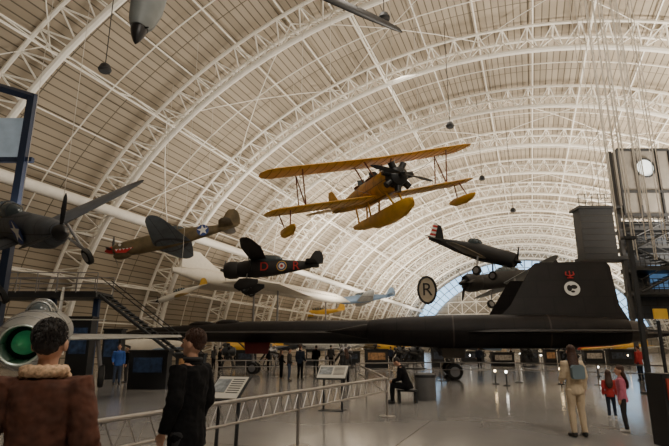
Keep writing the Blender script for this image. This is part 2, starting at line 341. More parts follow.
# ---------------- aircraft tools
def AF(le,ch,t):
    pr=[(0,0),(.04,.35),(.12,.75),(.3,1),(.55,.8),(.8,.4),(1,.04)]
    up=[(x,z*t/2) for x,z in pr]; lo=[(x,-z*t/2*.6) for x,z in pr[::-1]][:-1]
    return [(le-x*ch,z*ch) for x,z in up+lo]
def wing(mb,secs,mirror=True,axis='y'):
    allr=[]; S=secs
    if mirror: S=[(-a,)+tuple(r) for a,*r in secs[::-1] if a>0]+list(secs)
    for sp,le,ch,z,t in S:
        pts=AF(le,ch,t)
        allr.append([V((x,sp,z+zz)) if axis=='y' else V((x,z+zz,sp)) for x,zz in pts])
    mb.loft(allr); return mb
def fus(mb,st,n=20,e=2.2):
    R=[]
    for x,hw,hh,zc in st:
        ring=[]
        for k in range(n):
            a=2*math.pi*k/n; c,s_=math.cos(a),math.sin(a)
            ring.append(V((x,hw*math.copysign(abs(c)**(2/e),c),zc+hh*math.copysign(abs(s_)**(2/e),s_))))
        R.append(ring)
    mb.loft(R); return mb
def NT(nose,tail,L,roll=0):
    x=(nose-tail); sc=x.length/L; x.normalize(); z=V((0,0,1)); z=(z-x*z.dot(x)).normalized(); y=z.cross(x)
    R=Matrix((x,y,z)).transposed().to_4x4()
    return Matrix.Translation((nose+tail)/2)@R@Matrix.Rotation(math.radians(roll),4,'X')@Matrix.Scale(sc,4)
insw=mat('marking_white',(.75,.74,.70),.6,noise=.03); insb=mat('marking_blue',(.03,.06,.22),.6,noise=.03); insr=mat('marking_red',(.5,.03,.03),.6,noise=.03); insy=mat('marking_yellow',(.75,.45,.04),.6); dullr=mat('marking_dull_red',(.48,.025,.025),.7)
rub=mat('tyre_rubber',(.02,.02,.02),.8); steel=mat('steel_grey',(.3,.3,.31),.4,.7); prop_m=mat('propeller_black',(.01,.01,.011),.4); glassm=mat('canopy_glass',(.06,.08,.09),.08,noise=.05)
def star(root_,c,ax,r,bars=True):
    m=MB() 
    sg=1 if (c[1]>0 if ax=='y' else c[2]>0) else -1
    def pt(u,v,w): return V(c)+(V((u,w,v)) if ax=='y' else V((u,v,w)) )
    def poly(pts,w): m.add([pt(u,v,w*sg) for u,v in pts],[tuple(range(len(pts)))])
    m.c=0; poly([(r*math.cos(a),r*math.sin(a)) for a in [2*math.pi*i/28 for i in range(28)]],.02)
    m.c=1
    P5=[(r*.95*(1 if i%2==0 else .4)*math.cos(math.pi/2+math.pi*i/5),r*.95*(1 if i%2==0 else .4)*math.sin(math.pi/2+math.pi*i/5)) for i in range(10)]
    m.add([pt(0,0,.03*sg)]+[pt(u,v,.03*sg) for u,v in P5],[(0,i+1,(i+1)%10+1) for i in range(10)])
    if bars:
        for q in(1,-1): poly([(q*r,r*.25),(q*r*1.9,r*.25),(q*r*1.9,-r*.25),(q*r,-r*.25)],.02)
    m.obj('star_insignia',[insb,insw],root_,smooth=False,label='white star in blue disc marking')
def roundel(root_,c,ax,r,cols):
    m=MB()
    sg=1 if (c[1]>0 if ax=='y' else c[2]>0) else -1
    for i,(f) in enumerate((1,.85,.6,.3)[:len(cols)]):
        m.c=i; pts=[]
        for k in range(24):
            a=2*math.pi*k/24; u,v=r*f*math.cos(a),r*f*math.sin(a); w=sg*(.02+.01*i); pts.append(V(c)+(V((u,w,v)) if ax=='y' else V((u,v,w))))
        m.add(pts,[tuple(range(24))])
    m.obj('roundel_marking',cols,root_,smooth=False)
def propeller(root_,x,z,R,nb,m_=None,sp=.25,y=0,ang=20,name='propeller',spl=.6,spm=None,cw=1.):
    m=MB()
    for b_ in range(nb):
        a=math.radians(ang+360*b_/nb); rings=[]
        for fr,ch,tw in((.08,.10,60),(.3,.2,45),(.6,.22,30),(.88,.16,20),(1,.05,16)):
            t=math.radians(tw); c=ch*R/1.5*cw; ring=[]
            for u,w in((-.5,0),(0,.12),(.5,0),(0,-.12)):
                ring.append(V((w*c*math.cos(t)+u*c*math.sin(t),u*c*math.cos(t)-w*c*math.sin(t),R*fr)))
            rings.append(ring)
        i=len(m.v); m.loft(rings); m.xf(Matrix.Translation((x,y,z))@Matrix.Rotation(a,4,'X'),i)
    m.obj(name,m_ or prop_m,root_)
    s=MB(); s.lathe([(-.15,sp),(.1,sp),(spl*.5,sp*.75),(spl*.85,sp*.35),(spl,.02)],'x',(x,y,z),16); s.obj('spinner',spm or m_ or prop_m,root_)
def wheel(root_,c,r,w=.2,leg=None,legm=None):
    m=MB(); m.c=0; m.lathe([(-w/2,r*.75),(-w/2*.8,r*.95),(0,r),(w/2*.8,r*.95),(w/2,r*.75)],'y',c,20); m.c=1; m.lathe([(-w*.55,r*.3),(-w*.52,r*.6),(w*.52,r*.6),(w*.55,r*.3)],'y',c,16); m.obj('wheel',[rub,steel],root_)
    if leg is not None: l=MB(); l.tube(V(leg),V(c),.07,.06,8); l.obj('landing_gear_leg',legm or steel,root_)
def aircraft(name,label,M,sp):
    R=root(name,label,'aircraft',M); bm=sp['mat']; um=sp.get('wmat',bm)
    fus(MB(),sp['fus'],e=sp.get('e',2.2)).obj('fuselage',bm,R)
    for w in sp['wings']: wing(MB(),w).obj('wing',um,R)
    wing(MB(),sp['stab']).obj('stabilizer',bm,R)
    wing(MB(),sp['fin'],False,'z').obj('tail_fin',sp.get('finmat',bm),R)
    if 'canopy' in sp:
        x,z,l,w,h=sp['canopy']; m=MB(); m.c=0; m.ell((x,0,z),(l,w,h),20,12); m.c=1
        for q in(-.6,-.2,.2,.6):
            f=math.sqrt(1-q*q)+.01; m.path([(x+l*q,w*f*math.cos(a),z+h*f*math.sin(a)) for a in [math.pi*i/12 for i in range(13)]],.025,4)
        m.obj('canopy',[glassm,bm],R)
    if 'prop' in sp: propeller(R,*sp['prop'],**sp.get('propk',{}))
    for g in sp.get('gear',[]): wheel(R,*g)
    return R
FUS_F=[(4.55,.27,.3,-.05),(4.3,.36,.42,-.08),(3.6,.44,.56,-.12),(2.6,.48,.62,-.1),(1.5,.5,.66,-.03),(.3,.49,.68,.03),(-1,.42,.58,.08),(-2.6,.27,.38,.12),(-4.0,.12,.22,.16),(-4.85,.03,.1,.18)]
WF=[(0,1.5,2.7,-.45,.15),(1,1.45,2.5,-.42,.15),(4.3,1.05,1.7,-.15,.12),(5.2,.75,1.2,-.07,.11),(5.6,.45,.75,-.03,.1),(5.75,.2,.3,-.02,.08)]
STF=[(0,-3.3,1.2,.22,.1),(1.5,-3.6,.85,.22,.1),(1.9,-3.85,.4,.22,.1)]
FINF=[(.2,-3.2,1.8,0,.08),(.8,-3.7,1.35,0,.08),(1.3,-4.0,.95,0,.08),(1.55,-4.25,.45,0,.08)]
# ---------------- black reconnaissance jet
jetb=mat('titanium_black',(.0085,.0062,.006),.55,noise=.5,scale=1.2,panels=1.4,spec=.3); jetr=mat('jet_dull_red',(.13,.015,.015),.5)
nose=V((-13.6,33.2,2.5)); dirv=V((25.3,-4.2,-.12)).normalized(); tail=nose+dirv*32.7
MJ=NT(nose,tail,32.7)
R=root('reconnaissance_jet','long matte black twin-engine spy jet standing on its landing gear','aircraft',MJ)
def X(s): return 16.35-s
m=MB(); rings=[]
for s,c,t,bo in((0,.05,.05,.05),(.6,.35,.22,.2),(2.0,.85,.38,.36),(4,1.2,.5,.45),(5.2,1.4,.58,.5),(6.5,1.6,.66,.52),(8.5,1.8,.74,.56),(12,1.95,.8,.6),(16,2.0,.8,.6),(20,1.9,.78,.58),(24,1.8,.72,.52),(28,1.3,.55,.45),(31,.5,.3,.27),(32.7,.06,.08,.08)):
    b_=min(c,t*1.1); ring=[]
    for q in((c,0),(b_*1.05,.05+.12*t),(b_*.92,.5*t),(b_*.6,.86*t),(0,t),(-b_*.6,.86*t),(-b_*.92,.5*t),(-b_*1.05,.05+.12*t),(-c,0),(-b_*.9,-.55*bo),(-b_*.5,-.9*bo),(0,-bo),(b_*.5,-.9*bo),(b_*.9,-.55*bo)): ring.append(V((X(s),q[0],q[1])))
    rings.append(ring)
m.loft(rings); m.obj('fuselage',jetb,R)
m=MB(); wing(m,[(0,X(13.0),17.0,0,.035),(1.6,X(13.8),15.6,0,.035),(3.2,X(17.6),11.6,-.02,.035),(5.0,X(20.9),8.2,-.04,.035),(7.6,X(25.3),3.7,-.08,.04),(8.3,X(26.8),2.0,-.1,.04),(8.5,X(27.6),1.0,-.1,.04)]); m.obj('wing',jetb,R)
for sg in(1,-1):
    y=4.3*sg
    m=MB(); m.lathe([(X(28.6),.56),(X(27.6),.68),(X(25),.82),(X(20),.82),(X(17.6),.70),(X(16.3),.58),(X(16.25),.53),(X(17),.48)],'x',(0,y,0),28,cap=True); m.obj('engine_nacelle',jetb,R)
    m=MB(); m.lathe([(X(17.2),.44),(X(16),.36),(X(14.8),.12),(X(14.0),.01)],'x',(0,y,0),20); m.obj('inlet_spike',jetb,R)
    m=MB(); m.lathe([(X(28.55),.54),(X(29.3),.45),(X(29.3),.37),(X(28.6),.35)],'x',(0,y,0),24); m.obj('exhaust_nozzle',mat('nozzle_metal',(.07,.06,.055),.5,.6),R)
    for s_ in(20.5,25):
        m=MB(); m.lathe([(X(s_)-.04,.825),(X(s_)+.04,.825)],'x',(0,y,0),28,cap=False); m.obj('nacelle_band',mat('band_dark_brown',(.03,.018,.014),.5),R)
    m=MB(); wing(m,[(-.2,X(22.3),6.5,0,.05),(.3,X(23.0),5.6,0,.05),(.7,X(23.4),5.05,0,.04),(2.7,X(24.6),3.8,0,.04),(2.95,X(24.85),3.4,0,.03)],False,'z')
    FM=Matrix.Translation((0,y,.6))@Matrix.Rotation(math.radians(13*sg),4,'X'); m.xf(FM); f=m.obj('tail_fin',jetb,R)
    D=FM@Matrix.Translation((X(26.4),.10*sg,1.5))
    e=MB(); e.c=0
    def dsk(cx,cz,r,w,sy=1,k=24): e.add([D@V((cx+r*math.cos(a),w*sg,cz+r*sy*math.sin(a))) for a in [2*math.pi*i/k for i in range(k)]],[tuple(range(k))])
    dsk(0,0,.37,.03); e.c=1; dsk(-.1,.08,.16,.035,.7,14); dsk(.12,.02,.12,.035,1.4,14); dsk(-.02,-.16,.1,.035,.6,12)
    e.obj('fin_emblem',[insw,jetb],f,smooth=False,label='white disc emblem with dark animal motif')
    e=MB()
    def seg(a,b_,w=.06): e.path([D@V((a[0],.05*sg,a[1])),D@V((b_[0],.05*sg,b_[1]))],w/2,6)
    seg((0,.55),(0,.92)); seg((-.17,.88),(-.2,.72)); seg((.17,.88),(.2,.72)); seg((-.2,.72),(0,.64)); seg((.2,.72),(0,.64)); seg((-.14,.55),(.14,.55))
    e.obj('fin_trident_mark',insr,f,label='small red trident mark')
m=MB(); m.ell((X(5.3),0,.50),(.95,.36,.26),16,10); m.ell((X(7.0),0,.62),(.85,.38,.24),16,10); m.obj('canopy',jetb,R)
gz=-2.42
def jetwheel(x,y,r):
    mm=MB(); mm.c=0; mm.lathe([(-.14,r*.7),(-.12,r*.95),(0,r),(.12,r*.95),(.14,r*.7)],'y',(x,y,gz+r),20); mm.c=1; mm.lathe([(-.145,r*.6),(.145,r*.6)],'y',(x,y,gz+r),16); mm.obj('wheel',[rub,steel],R)
for y in(-.25,.25): jetwheel(X(8.8),y,.36)
m=MB(); m.tube((X(8.6),0,-.4),(X(8.8),0,gz+.36),.09); m.tube((X(8.8),-.3,gz+.36),(X(8.8),.3,gz+.36),.06); m.tube((X(7.6),0,-.4),(X(8.8),0,-1.4),.05); m.obj('nose_gear_leg',steel,R)
m=MB(); m.plate([(X(8.2),.3,-.4),(X(9.9),.3,-.4),(X(9.8),.5,-1.2),(X(8.4),.5,-1.2)],.04); m.obj('gear_door',jetr,R)
for sg in(1,-1):
    for y in(-.33,0,.33): jetwheel(X(20.6),sg*2.6+y,.42)
    m=MB(); m.tube((X(20.3),sg*2.6,-.2),(X(20.6),sg*2.6,gz+.42),.12); m.tube((X(20.6),sg*2.6-.45,gz+.42),(X(20.6),sg*2.6+.45,gz+.42),.08); m.tube((X(19),sg*2.5,-.2),(X(20.6),sg*2.6,-1.5),.06); m.obj('main_gear_leg',steel,R)
    m=MB(); m.plate([(X(19.9),sg*3.1,-.2),(X(21.3),sg*3.1,-.2),(X(21.1),sg*3.3,-1.3),(X(20.0),sg*3.3,-1.3)],.05); m.obj('gear_door',mat('gear_door_silver',(.25,.23,.21),.5,.3),R)
# ---------------- yellow biplane with floats
yel=mat('biplane_yellow',(.70,.38,.028),.45,noise=.15,scale=3); yeld=mat('biplane_wood_brown',(.16,.05,.02),.5)
loc=P(377,189,21.3)
MB2=Matrix.Translation(loc)@Matrix.Rotation(math.radians(-90+20),4,'Z')@Matrix.Rotation(math.radians(2),4,'Y')@Matrix.Rotation(math.radians(14.5),4,'X')@Matrix.Translation((-1.2,0,0))@Matrix.Diagonal((1,.98,.93,1))
R=root('floatplane_biplane','golden yellow biplane seaplane with floats hanging from the roof','aircraft',MB2)
fus(MB(),[(3.0,.5,.5,0),(2.6,.52,.55,0),(1.5,.45,.6,0),(0,.42,.6,0),(-1.5,.34,.45,.05),(-3,.18,.28,.1),(-4.2,.05,.12,.15)]).obj('fuselage',mat('biplane_yellow_aged',(.55,.27,.02),.5,noise=.25,scale=3,panels=.9),R)
TW=lambda z,x,sp:[(0,x,1.65,z,.14),(sp*.88,x-.02,1.6,z+.12,.14),(sp*.96,x-.15,1.25,z+.13,.12),(sp,x-.5,.5,z+.14,.08)]
wing(MB(),TW(1.25,2.2,5.3)).obj('upper_wing',yel,R); wing(MB(),TW(-.42,1.7,5.3)).obj('lower_wing',yel,R)
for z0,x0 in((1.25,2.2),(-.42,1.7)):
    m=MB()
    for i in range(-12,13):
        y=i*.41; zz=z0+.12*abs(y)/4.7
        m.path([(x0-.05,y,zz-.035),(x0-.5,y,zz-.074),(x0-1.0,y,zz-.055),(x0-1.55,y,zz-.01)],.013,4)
    m.obj('wing_ribs',mat('rib_dark_yellow',(.34,.15,.01),.6),R)  # ribs in a darker yellow than the wing
wing(MB(),[(0,-3.2,1.2,.2,.07),(1.4,-3.5,.9,.2,.07),(1.75,-3.8,.4,.2,.07)]).obj('stabilizer',yel,R)
wing(MB(),[(.1,-3.0,1.6,0,.06),(.7,-3.4,1.3,0,.06),(1.15,-3.75,.95,0,.06),(1.35,-4.0,.5,0,.06)],False,'z').obj('tail_fin',yel,R)
def strut(a,b_,r,name='strut',mm=None): m=MB(); m.tube(a,b_,r,n=6); m.obj(name,mm or yel,R)
for sg in(1,-1):
    for a,b_ in(((1.4,sg*3.6,-.35),(2.0,sg*3.6,1.25)),((.4,sg*3.6,-.35),(1.0,sg*3.6,1.25)),((1.4,sg*3.6,-.3),(1.0,sg*3.6,1.2))): strut(a,b_,.03,'wing_strut',yeld)
    for a,b_ in(((1.9,sg*.4,.5),(1.9,sg*.7,1.25)),((.8,sg*.4,.5),(.9,sg*.7,1.25))): strut(a,b_,.035,'cabane_strut',yeld)
    for a,b_ in(((1.5,sg*.5,-.3),(1.6,sg*3.6,1.2)),((1.5,sg*.6,1.2),(1.4,sg*3.6,-.3))): strut(a,b_,.012,'bracing_wire',steel)
    m=MB(); fus(m,[(2.2,.04,.05,-1.15),(1.9,.16,.15,-1.2),(1.4,.22,.22,-1.25),(.6,.2,.21,-1.23),(.1,.04,.08,-1.18)]); m.xf(Matrix.Translation((-.1,sg*4.5,0))); m.obj('wingtip_float',yel,R)
    for a,b_ in(((1.5,sg*4.5,-1.1),(1.4,sg*4.3,-.38)),((.7,sg*4.5,-1.1),(.6,sg*4.6,-.35))): strut(a,b_,.03,'float_strut',yeld)
fus(MB(),[(3.9,.05,.07,-1.2),(3.6,.26,.24,-1.28),(2.9,.38,.35,-1.38),(1.8,.42,.4,-1.45),(.6,.4,.37,-1.45),(.5,.38,.32,-1.4),(-1,.26,.25,-1.35),(-2.2,.05,.1,-1.25)],e=2.6).obj('main_float',yel,R)
for x0,x1 in((2.4,2.8),(.6,.4),(-.8,-1.0)):
    for sg in(1,-1): strut((x0,sg*.3,-.4),(x1,sg*.22,-1.2),.045,'float_strut',yel)
m=MB(); m.lathe([(2.95,.35),(3.0,.48),(3.4,.4),(3.5,.2)],'x',(0,0,0),20)
for i in range(7):
    a=2*math.pi*i/7; m.tube((3.2,.3*math.cos(a),.3*math.sin(a)),(3.2,.7*math.cos(a),.7*math.sin(a)),.15,n=10)
m.obj('radial_engine',prop_m,R); propeller(R,3.65,0,1.45,2,ang=68,sp=.12,spl=.2,cw=1.)
for x in(.9,-.5): m=MB(); m.ell((x,0,.58),(.4,.28,.1),14,7); m.obj('cockpit_rim',yeld,R)
for x in(1.25,-.1): m=MB(); m.plate([(x,-.25,.6),(x,.25,.6),(x-.15,.18,.88),(x-.15,-.18,.88)],.02); m.obj('windshield',glassm,R)
# ---------------- other aircraft
olive=mat('olive_drab',(.13,.095,.045),.6,noise=.35); bluegrey=mat('blue_grey_paint',(.10,.12,.14),.6,noise=.2,panels=.8); dkblue=mat('navy_blue_paint',(.07,.08,.095),.55,noise=.25,panels=.9); nightb=mat('night_black',(.012,.011,.011),.6,noise=.2)
silver=mat('bare_aluminium',(.46,.47,.46),.36,.6,noise=.12,panels=.55); whitep=mat('airliner_white',(.60,.56,.48),.45,noise=.06); ylw=mat('trainer_yellow',(.62,.36,.03),.5)
WB=[(0,1.5,2.7,-.45,.15),(1,1.4,2.45,-.42,.15),(3.4,1.0,1.6,-.22,.12),(4.5,.8,1.15,-.13,.11),(4.95,.6,.75,-.08,.1),(5.2,.4,.3,-.06,.08)]
R=aircraft('fighter_aircraft','olive drab propeller fighter with star marking and shark mouth, hanging banked',NT(P(110,250,38.0),P(238,227,38.5),9.6,6),dict(mat=olive,wmat=bluegrey,fus=FUS_F,wings=[WB],stab=STF,fin=FINF,canopy=(.4,.62,1.2,.36,.42),prop=(4.6,-.05,1.4,3),propk=dict(sp=.28,spl=.6,spm=dullr),gear=[]))
star(R,(-2.2,.35,.12),'y',.45,False)
m=MB(); m.ell((3.9,0,-.6),(.7,.38,.3),14,8); m.obj('chin_intake',olive,R)
m=MB(); m.c=0; m.add([V(q) for q in((4.35,.50,-.2),(3.6,.52,-.32),(2.9,.54,-.28),(3.5,.52,-.62),(4.2,.50,-.5))],[(0,1,2,3,4)]); m.c=1
for i in range(5):
    x=4.25-i*.26; m.add([V((x,.545,-.22-.02*i)),V((x-.2,.545,-.24-.02*i)),V((x-.1,.545,-.38))],[(0,1,2)])
m.c=2; m.add([V((3.9+.11*math.cos(a),.5,.08+.11*math.sin(a))) for a in [2*math.pi*i/12 for i in range(12)]],[tuple(range(12))])
m.obj('shark_mouth_marking',[dullr,insw,insw],R,smooth=False,label='painted shark mouth with white teeth')
R=aircraft('fighter_aircraft','dark navy propeller fighter with star marking, hanging high',NT(P(62,231,15.6),P(-25,224,21.5),9.6,33),dict(mat=dkblue,wmat=dkblue,fus=FUS_F,wings=[WF],stab=STF,fin=FINF,canopy=(.4,.62,1.2,.36,.42),prop=(4.6,-.05,1.3,3),propk=dict(sp=.26,spl=.45,ang=-30,cw=.8),gear=[((1.6,1.6,-1.9),.35,.2,(1.2,1.5,-.4)),((1.6,-1.6,-1.9),.35,.2,(1.2,-1.5,-.4))]))
star(R,(2.3,-.52,.1),'y',.46,False); star(R,(.2,-2.0,-.52),'z',.5,False); star(R,(-1.2,.43,.1),'y',.42)
R=aircraft('high_wing_aircraft','black high-wing observation aircraft with red letters and roundel',NT(P(228,270,43.4),P(318,266,42.6),9.0,4),dict(mat=nightb,fus=[(4.4,.5,.5,-.05),(4.2,.62,.66,-.05),(3,.66,.8,0),(1.5,.6,.95,.05),(0,.5,.85,.05),(-2,.34,.6,.1),(-4.6,.08,.2,.2)],
  wings=[[(0,2.2,1.6,.9,.12),(1.2,2.2,1.7,.95,.12),(4.0,2.1,1.9,1.1,.12),(6.2,1.6,1.1,1.2,.1),(6.8,1.3,.5,1.22,.1)]],stab=[(0,-3.2,1.3,.3,.1),(1.9,-3.6,.8,.3,.1)],fin=FINF,finmat=nightb,canopy=(.6,.85,1.6,.46,.5),prop=(4.9,-.05,1.3,3),
  propk=dict(sp=.15,spl=.4),gear=[((2.4,1.3,-2.1),.45,.25,(2.4,.4,-.5)),((2.4,-1.3,-2.1),.45,.25,(2.4,-.4,-.5))]))
m=MB(); m.lathe([(3.4,.74),(3.6,.86),(4.3,.88),(4.75,.74),(4.78,.6),(4.6,.3)],'x',(0,0,-.05),24); m.obj('engine_cowling',nightb,R)
for q in(1,-1):
    m=MB(); fus(m,[(3.4,.1,.18,-1.9),(2.9,.3,.6,-1.8),(2.2,.3,.6,-1.75),(1.1,.08,.18,-1.5)]); m.xf(Matrix.Translation((0,q*1.3,0))); m.obj('wheel_spat',nightb,R)
    m=MB(); m.tube((2.0,q*.5,-.4),(1.6,q*3.6,1.0),.06); m.obj('wing_strut',nightb,R)
roundel(R,(-1.0,.49,.05),'y',.5,[insy,insb,insw,insr])
TR=Matrix.Rotation(math.pi,4,'Z')@Matrix.Rotation(math.pi/2,4,'X')
for t,x in(('D',.7),('R',-2.4)): text(t,1.2,'fuselage_letter',dullr,R,Matrix.Translation((x,.68 if x>0 else .44,.0))@TR)
R=aircraft('monoplane_fighter','olive low-wing monoplane with red and white striped rudder, hanging',NT(P(520,262,31),P(428,240,36),7.6,-4),dict(mat=nightb,wmat=olive,fus=[(3.5,.35,.4,0),(3.3,.48,.52,0),(2.2,.5,.55,0),(.8,.45,.62,.02),(-1,.32,.45,.05),(-3.7,.05,.12,.15)],wings=[[(0,1.7,2.0,-.35,.13),(2.6,1.3,1.5,-.1,.11),(3.3,1.0,.8,-.05,.1),(3.45,.8,.3,-.04,.1)]],
  stab=[(0,-2.4,1.1,.2,.09),(1.4,-2.7,.6,.2,.09)],fin=[(.1,-2.3,1.0,0,.07),(.9,-2.7,.65,0,.07),(1.3,-3.0,.3,0,.07)],canopy=(.2,.6,.6,.25,.3),prop=(3.6,0,1.0,3),propk=dict(sp=.14,spl=.35),gear=[((1.6,1.1,-1.3),.33,.2,(1.3,1.0,-.3)),((1.6,-1.1,-1.3),.33,.2,(1.3,-1.0,-.3))]))
m=MB()
for i in range(8):
    m.c=i%2; z0=.1+i*.16; m.box((-3.5,0,z0+.08),(.6-.03*i,.06,.158))
m.obj('striped_rudder',[insr,insw],R,smooth=False,label='red and white striped rudder')
R=aircraft('pursuit_aircraft','dark low-wing propeller aircraft with grey wings hanging beside the vault windows',NT(P(468,282,40),P(556,275,43),8.6,12),dict(mat=nightb,wmat=mat('wing_mid_grey',(.16,.17,.17),.5),fus=FUS_F,wings=[WB],stab=STF,fin=FINF,canopy=(.4,.62,1.2,.36,.42),prop=(4.6,-.05,1.5,3),gear=[((1.6,1.6,-1.5),.35,.2,(1.2,1.5,-.4)),((1.6,-1.6,-1.5),.35,.2,(1.2,-1.5,-.4))]))
m=MB(); m.lathe([(3.3,.62),(3.6,.72),(4.3,.72),(4.55,.6),(4.5,.3)],'x',(0,0,-.08),22); m.obj('engine_cowling',nightb,R)
SM=dict(fus=FUS_F,wings=[WF],stab=STF,fin=FINF,canopy=(.4,.62,1.2,.36,.42),prop=(4.6,-.05,1.3,3))
GEAR=[((1.6,1.6,-1.5),.35,.2,(1.2,1.5,-.4)),((1.6,-1.6,-1.5),.35,.2,(1.2,-1.5,-.4))]
paleb=mat('pale_blue_paint',(.18,.27,.4),.4,.2); redp=mat('aerobatic_red',(.45,.04,.03),.45)
aircraft('trainer_aircraft','small silver-blue propeller aircraft hanging far away',NT(P(342,300,84),P(388,297,85),7.5,8),dict(SM,mat=paleb,wmat=silver))
aircraft('trainer_aircraft','small yellow and white aircraft hanging above the walkway',NT(P(160,300,34),P(204,286,34.4),8.5,-8),dict(SM,mat=whitep,wmat=ylw,finmat=ylw))
aircraft('trainer_aircraft','small yellow propeller trainer hanging low over the floor',NT(P(272,307,82),P(232,304,82.5),8.5,10),dict(SM,mat=ylw))
aircraft('trainer_aircraft','yellow and white trainer hanging far along the hangar',NT(P(300,314,96),P(340,311,97),8,-10),dict(SM,mat=ylw,wmat=whitep))
for (xa,xb,Y,m1,m2,lab) in((375,430,66,ylw,silver,'yellow trainer aircraft parked on the hangar floor'),(300,360,57,silver,silver,'bare metal aircraft parked on the hangar floor'),(480,540,62,paleb,whitep,'pale blue aircraft parked on the hangar floor'),(560,610,60,redp,ylw,'red and yellow aircraft parked on the hangar floor'),(225,262,54,ylw,paleb,'yellow and blue aircraft parked on the hangar floor'),(430,475,85,whitep,whitep,'white aircraft parked far down the hangar'),(120,165,40,whitep,paleb,'white and blue aircraft parked on the hangar floor'),(610,650,75,ylw,silver,'yellow and silver aircraft parked on the hangar floor'),
    (500,445,76,nightb,dkblue,'dark blue aircraft parked far down the hangar'),(405,350,80,olive,olive,'olive aircraft parked far down the hangar'),(590,540,80,silver,nightb,'silver and black aircraft parked far down the hangar'),(300,255,72,dkblue,dkblue,'dark navy aircraft parked far down the hangar')):
    n_=P(xa,340,Y); n_.z=1.9; t_=P(xb,340,Y+4); d_=(t_-n_); d_.z=0; t_=n_+d_.normalized()*8.4+V((0,0,-.3)); aircraft('parked_aircraft',lab,NT(n_,t_,9.6),dict(SM,mat=m1,wmat=m2,gear=GEAR))
n0=V((2.6,82,8.9)); ad=V((-.49,-.872,0)).normalized(); t0=n0+ad*38
R=root('airliner','long off-white supersonic airliner with slender pointed nose','aircraft',NT(n0,t0,62))
m=MB(); m.c=0; fus(m,[(31,.05,.05,-.3),(28.5,.4,.4,-.2),(25.5,.9,.9,-.05),(22,1.2,1.25,0),(0,1.3,1.35,0),(-24,1.2,1.3,0),(-31,.2,.4,.3)]); m.c=1
for q in(1,-1):
    for i in range(50): m.box((21-i*.75,q*1.22,.3),(.25,.06,.25))
m.obj('fuselage',[whitep,prop_m],R)
wing(MB(),[(0,14,34,-.8,.02),(3,4,25,-.8,.02),(6,-5,16,-.8,.02),(9,-14,6,-.8,.02)]).obj('wing',whitep,R)
wing(MB(),[(1,-16,13,0,.04),(2,-21,8,0,.04),(4,-25,4,0,.04)],False,'z').obj('tail_fin',whitep,R)
for x,y in((18,0),(-6,3),(-6,-3)): m=MB(); m.tube((x,y,-.8),(x,y,-n0.z*62/38),.2); m.obj('landing_gear_leg',steel,R)
# silver jet
R=root('jet_fighter','bare metal swept-wing jet fighter with round nose intake','aircraft',NT(P(20,345,10.6),P(60,327,20.0),10.2))
m=MB(); m.c=0; m.lathe([(-5,.35),(-4,.48),(-2,.62),(1,.72),(3,.70),(4.1,.62),(4.7,.53),(4.98,.46),(5.1,.42),(5.05,.38),(4.7,.36),(4.2,.36)],'x',(0,0,0),32,cap=False); m.obj('fuselage',silver,R)
m=MB(); m.lathe([(4.3,.36),(4.35,.0)],'x',(0,0,0),20,cap=False); m.obj('intake_duct',mat('duct_green_dark',(.01,.03,.015),.5),R)
m=MB(); m.lathe([(4.3,.26),(4.8,.2),(5.2,.09),(5.35,.005)],'x',(0,0,0),20); m.obj('intake_cone',mat('cone_green_glow',(.015,.12,.045),.4,emis=.35),R)  # green cone, emission added to stand in for light reflected in the intake
for x,r_ in((4.55,.57),(3.6,.67),(2.2,.72)): m=MB(); m.path([(x,r_*math.cos(a),r_*math.sin(a)) for a in [2*math.pi*i/32 for i in range(33)]],.008,5); m.obj('panel_joint',steel,R)
m=MB(); m.path([(5.06,.40*math.cos(a),.40*math.sin(a)) for a in [2*math.pi*i/32 for i in range(33)]],.03,8); m.obj('intake_lip',mat('lip_metal',(.55,.6,.55),.3,.5),R)
m=MB(); m.c=0; m.ell((1.9,0,.6),(1.15,.34,.36),18,10); m.c=1
for q in(-.6,0,.6): m.path([(1.9+1.15*q,.35*math.sqrt(1-q*q)*math.cos(a),.6+.37*math.sqrt(1-q*q)*math.sin(a)) for a in [math.pi*i/12 for i in range(13)]],.025,5)
m.obj('canopy',[glassm,silver],R)
wing(MB(),[(0,1.6,3.0,-.1,.07),(.7,1.3,2.9,-.1,.07),(4.2,-2.3,1.7,-.2,.06)]).obj('wing',silver,R)
wing(MB(),[(.4,-2.9,2.1,0,.08),(1.5,-4.0,1.1,0,.08)],False,'z').obj('tail_fin',silver,R); wing(MB(),[(0,-3.8,1.1,.3,.07),(1.6,-4.9,.6,.3,.07)]).obj('stabilizer',silver,R)
wheel(R,(3.6,0,-1.35),.27,.16,(3.6,0,-.5)); wheel(R,(-.4,1.6,-1.3),.35,.18,(-.2,1.4,-.2)); wheel(R,(-.4,-1.6,-1.3),.35,.18,(-.2,-1.4,-.2))
# top partial aircraft
aircraft('suspended_aircraft','pale grey aircraft nose hanging high under the roof',NT(P(140,20,14),P(185,-150,15),8.5,0),dict(SM,mat=mat('pale_grey',(.2,.22,.22),.5),prop=(4.6,-.05,.4,3)))
m=MB(); 
wing(m,[(0,0,1.0,0,.12),(3.4,-.2,.9,0,.12),(4.4,-.4,.5,0,.1),(4.6,-.5,.15,0,.1)],False)
a=P(268,-24,16); b_=P(396,36,15); yv=(b_-a); sc=yv.length/4.6; yv.normalize(); zv=V((0,-.95,.7)); zv=(zv-yv*zv.dot(yv)).normalized(); xv=yv.cross(zv)
m.obj('suspended_wing',prop_m,None,Matrix.Translation(a)@Matrix((xv,yv,zv)).transposed().to_4x4()@Matrix.Scale(sc*.999,4)@Matrix.Diagonal((.6,1,1,1)),'long dark rotor-like wing blade hanging under the roof','aircraft wing')
